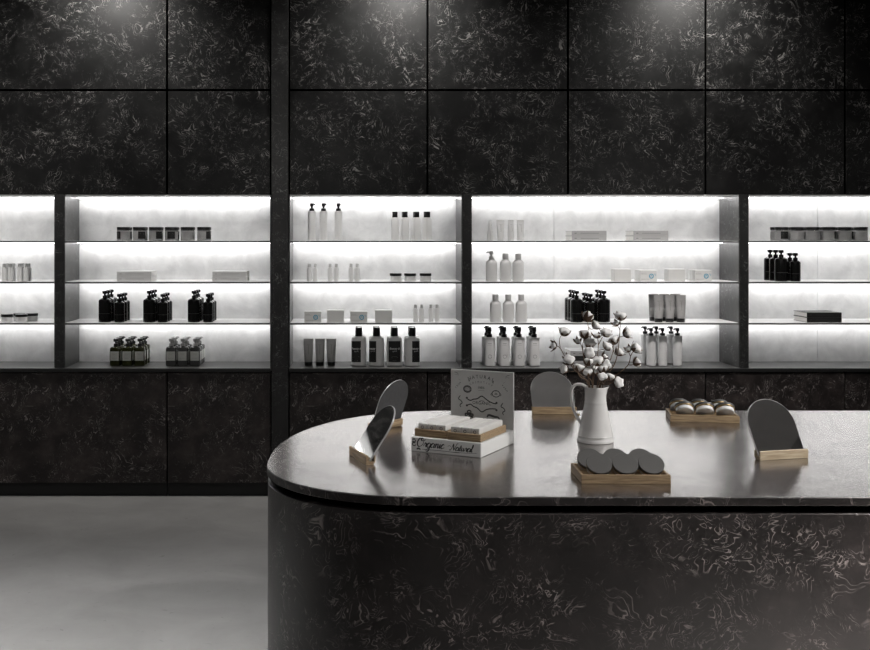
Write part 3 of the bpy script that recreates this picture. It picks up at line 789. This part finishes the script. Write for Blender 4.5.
# wooden trays with soap bars
for k, (xa, xb, ya, nm) in enumerate(((-.119, -.002, -.128, 'left'), (.002, .120, -.134, 'right'))):
    cxm = (xa+xb)/2; depth = .225
    loc = org + u*cxm + v*(ya + depth/2); loc.z = TOP + BH + .0008
    t2 = thing('soap_tray', '%s oak tray of white soap bars on the printed stand' % nm, 'tray', loc, rz, 'soap trays on the stand')
    hw = (xb-xa)/2
    tb = MB(); tb.rbox(-hw, hw, -depth/2, depth/2, 0, .016, .0015, 1)
    tb.build('base', M['wood'], t2)
    rim = MB()
    for q in ((-hw, -hw+.006, -depth/2, depth/2), (hw-.006, hw, -depth/2, depth/2), (-hw+.0061, hw-.0061, -depth/2, -depth/2+.006), (-hw+.0061, hw-.0061, depth/2-.006, depth/2)):
        rim.rbox(q[0], q[1], q[2], q[3], .0155, .025, .001, 1)
    rim.build('rim', M['wood'], t2)
    bw = (2*hw - .015)/3
    for j in range(3):
        bx = -hw + .0075 + bw*(j+.5)
        l2 = loc + u*bx; l2.z = loc.z + .0163
        sb = thing('soap_bar', '%s white soap bar in the %s oak soap tray' % (POS3[j], nm), 'soap', l2, rz, 'soap bars in the oak trays')
        MB().rbox(-bw/2+.0008, bw/2-.0008, -depth/2+.010, depth/2-.010, 0, .0265, .0035, 3).build('bar', M['soap'], sb)
        e = MB(); circ_pts = [(.0045*math.cos(a*.5236), .0135+.0045*math.sin(a*.5236)) for a in range(13)]
        ribbon(e, circ_pts, .002, 2); e.map(lambda q: (q.x, -depth/2+.0096, q.y)).build('stamp', M['greyink'], sb)

# enamel jug
JZ = 770/201.5; jx = wx(595.5, JZ); JL = Vector((jx, JZ, TOP+.0003))
jug = thing('enamel_jug', 'tall white enamel jug with handle holding cotton branches', 'jug', JL)
prof = [(0,.058),(.001,.0625),(.006,.0632),(.010,.062),(.012,.0605),(.020,.0600),(.0215,.0608),(.0235,.0595),(.05,.0545),(.09,.0465),(.125,.0392),(.134,.0377),(.137,.0382),(.140,.0368),(.16,.0362),(.178,.0372),(.186,.0378),(.188,.0385),(.190,.0378),(.1885,.036),(.16,.0342),(.137,.0352),(.09,.044),(.03,.055),(.010,.055),(.0085,.02)]
jb = MB().lathe(prof, 48)
def lip(q):
    a = max(0, (q.z-.150)/.04); s = max(0, q.x)/.038 if q.x > 0 else 0
    return (q.x + .010*a*a*s**3, q.y*(1-.15*a*s), q.z + .003*a*s**3)
jb.map(lip).build('body', M['enamel'], jug, 40)
m = JZ/F
hp = [((x-595.5)*m, 0, (443.6-y)*m) for x, y in ((586.5,389),(581.5,386.6),(575.5,387),(571.8,391.5),(571.2,399),(572.8,409),(576,417),(579.6,423.5),(582.5,427.5))]
hc = catmull(hp, 5)
hm = MB().tube(hc, [.0052]*len(hc), 10); hm.map(lambda q: (q.x, q.y*1.7, q.z)).build('handle', M['enamel'], jug)
MB().tube([(hp[6][0]+.004, 0, hp[6][2]+.002), (hp[6][0]+.012, 0, hp[6][2]-.001)], [.003, .004], 8).build('rivet', M['gold'], jug)

# cotton branches: pixel notes from a close look, turned into points round the jug's axis
def boll_mesh(seed, lobes=4):
    rnd = random.Random(seed); bm = bmesh.new(); bmesh.ops.create_icosphere(bm, subdivisions=3, radius=1)
    dirs = []
    for k in range(lobes):
        a = 2*math.pi*k/lobes + rnd.uniform(-.2,.2); dirs.append(Vector((math.cos(a)*.8, math.sin(a)*.8, .45 + rnd.uniform(-.1,.2))).normalized())
    for q in bm.verts:
        dd = q.co.normalized(); best = max(dd.dot(x) for x in dirs)
        r = .56 + .46*max(0, best)**3.2 + .09*mnoise.noise(dd*3.3 + Vector((seed,0,0))) + .035*mnoise.noise(dd*8 + Vector((0,seed,0)))
        q.co = Vector((dd.x*r, dd.y*r, dd.z*r*.9 + .55))
    bm.verts.index_update()
    mb = MB().add([q.co.copy() for q in bm.verts], [[x.index for x in f.verts] for f in bm.faces]); bm.free(); return mb
def bract_mesh(seed, long=1.0):
    rnd = random.Random(seed); mb = MB()
    for k in range(5):
        a = 2*math.pi*k/5 + rnd.uniform(-.25,.25); ln = long*rnd.uniform(.85,1.25); w_ = rnd.uniform(.30,.42)
        prof_ = [(0,.06,-.12),(.35,w_*.8,-.05),(.75,w_,.25),(1.02,w_*.6,.62),(1.12*ln,.03,.95*ln)]
        vs = []
        for (r, hw, z) in prof_:
            for s in (-1, 0, 1):
                p = Vector((r*(1.0 if s == 0 else .97), s*hw, z + (0 if s == 0 else .05)))
                vs.append(Matrix.Rotation(a, 3, 'Z') @ p)
        o_ = [v_ + Vector((v_.x, v_.y, -.3)).normalized()*.05 for v_ in vs]; n = len(vs)
        fs = []
        for i in range(4):
            for s in range(2):
                q = (i*3+s, i*3+s+1, i*3+s+4, i*3+s+3); fs.append(q); fs.append(tuple(n+j for j in reversed(q)))
            fs.append((i*3, i*3+3, n+i*3+3, n+i*3)); fs.append((i*3+2, n+i*3+2, n+i*3+5, i*3+5))
        mb.add(vs + o_, fs)
    return mb
BOLL = [boll_mesh(k, 4 + k % 2) for k in range(4)]; BRA = [bract_mesh(k) for k in range(4)]
def cz(zx, zy, dy=0.0):
    px, py = 545 + zx*.1385, 305 + zy*.1385; Y = JZ + dy
    return Vector((wx(px, Y), Y, wz(py, Y)))
BRANCH = [
 ('cotton branch spreading furthest left, two bolls in a fork', (300,600), [
   ([(300,600),(215,470),(145,372),(104,305),(60,292)], -.02, 30), ([(112,318),(104,262),(112,228),(140,196)], -.02, 38)]),
 ('short cotton branch low on the left beside the mirror', (298,598), [
   ([(298,598),(255,520),(215,450),(175,398)], -.05, 38), ([(240,495),(190,480),(143,462)], -.06, 33), ([(262,530),(255,490),(247,457)], -.08, 36)]),
 ('upright cotton branch with three large bolls left of centre', (322,600), [
   ([(322,600),(288,430),(272,300),(292,214)], .02, 43), ([(277,340),(262,290),(236,258)], .03, 26), ([(283,380),(305,320),(320,275)], 0, 40)]),
 ('tallest cotton branch, topmost boll above the niche shelf', (335,600), [
   ([(335,600),(352,400),(330,240),(312,160),(307,86)], .0, 43), ([(322,205),(340,175),(364,148)], .01, 34)]),
 ('cotton branch in the middle with four bolls and dry husks', (345,600), [
   ([(345,600),(372,420),(385,290),(376,218)], .04, 30), ([(385,290),(410,240),(440,203)], .05, 38), ([(383,330),(420,320),(450,302)], .02, 34), ([(375,400),(410,390),(436,372)], -.02, 28)]),
 ('tall cotton branch on the right with three bolls near the top', (400,600), [
   ([(400,600),(492,445),(526,340),(541,180),(546,84)], .03, 38), ([(540,190),(530,160),(511,132)], .02, 30), ([(538,230),(562,225),(590,203)], .01, 37)]),
 ('cotton branch reaching furthest right with three bolls', (425,598), [
   ([(425,598),(530,495),(600,432),(622,360),(655,313)], 0, 38), ([(617,375),(606,345),(600,318)], .01, 28), ([(600,432),(630,432),(660,416)], -.01, 33)]),
 ('cotton branch leaning right behind the others, two bolls', (390,600), [
   ([(390,600),(450,450),(490,340),(498,258)], .07, 38), ([(478,372),(510,358),(535,342)], .06, 33)]),
 ('bushy cotton branch in front with four bolls', (330,602), [
   ([(330,602),(305,510),(302,420),(320,348)], -.05, 40), ([(304,455),(306,435),(312,414)], -.08, 34), ([(318,560),(350,470),(380,408)], -.07, 40), ([(322,575),(315,530),(311,488)], -.09, 34)]),
 ('low cotton branch of three crowded bolls above the rim', (380,600), [
   ([(380,600),(405,520),(440,432)], -.04, 38), ([(388,565),(378,520),(370,472)], -.05, 34), ([(398,545),(405,505),(414,466)], -.07, 36)]),
 ('short cotton branch drooping right over the jug rim', (405,602), [
   ([(405,602),(440,580),(485,562),(526,560)], -.06, 37), ([(410,598),(412,560),(415,522)], -.07, 34), ([(428,586),(450,555),(470,523)], -.05, 32)]),
]
bi = 0
LAYER = (.0, -.045, .06, .145, .015, .045, -.03, .11, -.12, -.075, -.135)
for bn, (lab, (mx, my), stems) in enumerate(BRANCH):
    lay = LAYER[bn]
    Pm = cz(mx, my); tip = stems[0][0][-1]
    inside = Vector((JL.x + (Pm.x-JL.x)*.35, JL.y + lay*.15, TOP+.035))
    t = thing('cotton_branch', lab, 'branch', JL, 0, 'cotton branches in the jug')
    sm = MB(); ends = []
    for j, (pts, dy, size) in enumerate(stems):
        n = len(pts); dy = dy*.35 + lay
        P3 = [cz(x, y, dy*(.2 + .8*i/(n-1)) if j == 0 else dy) for i, (x, y) in enumerate(pts)]
        if j == 0:
            ny = lay*.16; lim = math.sqrt(.024**2 - ny**2)
            P3[0] = Vector((JL.x + max(-lim, min(lim, P3[0].x - JL.x)), JL.y + ny, P3[0].z + .007)); P3 = [inside] + P3
        else:                                    # start each twig on its parent stem
            main = ends[0][2]; q = min(main, key=lambda w_: (w_ - P3[0]).length); P3[0] = q
        cc = catmull(P3, 6); r0 = .0021 if j == 0 else .0015
        sm.tube([c_ - JL for c_ in cc], [r0*(1-.45*i/len(cc)) for i in range(len(cc))], 7)
        ends.append((cc[-1], (cc[-1]-cc[-3]).normalized(), cc, size))
    sm.build('stem', M['twig'], t)
    for (pos, dr, _, size) in ends:
        r = size*.1385*JZ/F*1.16
        facing = (dr*1.0 + Vector((random.uniform(-.7,.7), random.uniform(-.75,-.1), random.uniform(-.2,.4)))).normalized()
        rot = facing.to_track_quat('Z', 'Y').to_matrix() @ Matrix.Rotation(random.uniform(0, 6.28), 3, 'Z')
        k = bi % 4; bi += 1
        fl = r if size > 31 else r*.72
        c0_ = pos - facing*r*.55 - JL
        b1 = MB().add([rot @ (Vector(q)*fl) + c0_ for q in BOLL[k].v], BOLL[k].f).build('boll', M['cotton'], t, 80)
        br = r*.92 if size > 31 else r*1.0
        MB().add([rot @ (Vector(q)*br) + c0_ for q in BRA[k].v], BRA[k].f).build('bract', M['bract'], b1, 50)

# trays of round tins
def tin_tray(label, centre, rz, nm):
    t = thing('tin_tray', label, 'tray', (centre[0], centre[1], TOP+.0003), rz, 'oak trays of tins')
    hw, hd, h = .128, .084, .026
    MB().rbox(-hw, hw, -hd, hd, 0, .006, .001, 1).build('base', M['wood'], t)
    rm = MB()
    rm.rbox(-hw, hw, -hd, -hd+.008, .0045, h, .0012, 1); rm.rbox(-hw, hw, hd-.008, hd, .0045, h, .0012, 1)
    rm.rbox(-hw, -hw+.008, -hd+.0081, hd-.0081, .0045, h, .0012, 1); rm.rbox(hw-.008, hw, -hd+.0081, hd-.0081, .0045, h, .0012, 1)
    rm.build('rim', M['wood'], t)
    tl = R(41)
    c, s = math.cos(tl), math.sin(tl)
    rot = Matrix.Rotation(rz, 3, 'Z')
    for row, y0 in enumerate((-.046, .027)):
        # slanted rest under each row: wedge prism
        pr = [(y0-.012+.010, .0062), (y0+.028, .0062), (y0+.028, .0062 + .030*math.tan(tl)*.8)]
        wdg = MB().add([(x, y, z) for x in (-hw+.009, hw-.009) for y, z in pr], [(0,1,2),(5,4,3),(0,3,4,1),(1,4,5,2),(2,5,3,0)])
        wdg.build('rest', M['wood'], t)
        for k in range(3):
            x = -.0755 + .0755*k + (-.006 if row else .006)
            # tin axis leans toward local -y; lower rim stands on the tray floor
            lp = Vector((x, y0-.010, .0066)); lc = rot @ lp + Vector((centre[0], centre[1], TOP+.0003))
            o = thing('round_tin', '%s row %s round tin in the %s' % (['front', 'back'][row], POS3[k], nm), 'tin', lc, rz, 'round tins in the ' + nm)
            o.rotation_euler = (tl, 0, rz)
            off = .037
            def sh(mb): return mb.map(lambda q: (q.x, q.y + off, q.z))
            sh(MB().lathe([(0,.031),(.002,.0335),(.0135,.0335),(.015,.032)], 36)).build('body', M['silver'], o)
            sh(MB().lathe([(.0151,.0355),(.0165,.0368),(.0192,.0368)], 36)).build('band', M['gold'], o)
            sh(MB().lathe([(.0193,.0372),(.0275,.0372),(.0288,.0362)], 36)).build('lid', M['lid'], o)
tin_tray('oak tray of six dark-lidded tins in front of the jug', (.7935, 3.238), R(-1), 'tray before the jug')
tin_tray('oak tray of silver tins turned away, near the back edge', (1.375, 4.30), R(180-10), 'tray near the back edge')

# ------------------------------------------------------------------ lamps
def downlight(label, x, y, energy, size=80, blend=.8, aim=None, rad=.05, col=(1, .97, .93)):
    t = thing('ceiling_downlight', label, 'lamp', (x, y, CEIL), 0, 'ceiling downlights')
    MB().lathe([(-.06,.055),(-.001,.055)], 24).build('housing', M['fixture'], t)
    MB().lathe([(-.0635,.042),(-.0605,.042)], 24).build('lens', M['lamp'], t)
    l = bpy.data.lights.new('downlight_beam', 'SPOT'); l.energy = energy; l.spot_size = R(size); l.spot_blend = blend; l.shadow_soft_size = rad; l.color = col
    o = bpy.data.objects.new('downlight_beam', l); COL.objects.link(o); o.location = (x, y, CEIL-.085)
    a = Vector(aim or (x, y, 0)) - o.location
    o.rotation_euler = a.to_track_quat('-Z', 'Y').to_euler()
for k, px in enumerate((-195, 105, 405, 700)):
    x = wx(px)
    downlight('%s downlight washing the upper stone panels' % ['outer left', 'left', 'middle', 'right'][k], max(x, XL+.2), YW-.55, 100, 130, 1.0, (max(x, XL+.2), YW+.1, 2.5))
# big ceiling panel over the shop floor
def panel(label, x, y, sx, sy, power, spread, rx=0.0, col=(1, .985, .97)):
    t = thing('ceiling_panel_lamp', label, 'lamp', (x, y, CEIL), 0, 'ceiling panel lamps')
    MB().box(-sx/2-.02, sx/2+.02, -sy/2-.02, sy/2+.02, -.03, -.001).build('frame', M['fixture'], t)
    l = bpy.data.lights.new('panel_light', 'AREA'); l.shape = 'RECTANGLE'; l.size = sx; l.size_y = sy; l.energy = power; l.spread = R(spread); l.color = col
    o = bpy.data.objects.new('panel_light', l); COL.objects.link(o); o.location = (x, y, CEIL-.035); o.rotation_euler = (rx, 0, 0)
panel('long ceiling panel lamp over the open floor', -1.6, 3.9, 3.0, .3, 28, 60)
panel('ceiling panel lamp over the front of the island', 1.3, 1.4, 2.6, .3, 22, 70, R(10), (1, .93, .89))
for k, x in enumerate((-2.2, -.4, 1.4, 3.2)):  # added fill spots, brightening the fronts of the shelf stock
    downlight('%s downlight added as fill for the shelf stock' % ['first', 'second', 'third', 'fourth'][k], x, 3.9, (95, 105, 75, 75)[k], 38, 1.0, (x, YW, 1.36), .08)
panel('wide added fill panel behind the viewer', .6, -.6, 5.0, 1.2, 18, 180)  # unseen panel added for ambient fill in the whole room
downlight('downlight added to brighten the cabinets behind the island', 2.0, 4.9, 260, 60, 1.0, (1.9, YW, .45), .08, (1, .95, .92))  # added spot that lifts the right-hand cabinet fronts
downlight('downlight from the right keying the things on the island', 3.4, 2.8, 520, 52, .9, (1.0, 3.8, .95), .12, (1, .975, .95))
downlight('downlight over the front of the island', 1.9, 1.5, 2800, 40, 1.0, (1.9, 2.5, 0), .1, (1, .92, .88))
wd = bpy.data.worlds.new('world'); sc.world = wd; wd.use_nodes = True
wd.node_tree.nodes['Background'].inputs[0].default_value = (.02, .02, .02, 1)

sc.view_settings.view_transform = 'Standard'; sc.view_settings.look = 'None'
sc.view_settings.gamma = 1; sc.view_settings.exposure = 0; sc.view_settings.use_curve_mapping = False
sc.cycles.use_denoising = True
sc.cycles.max_bounces = 8
sc.cycles.sampling_pattern = 'TABULATED_SOBOL'; sc.cycles.sample_clamp_indirect = 8
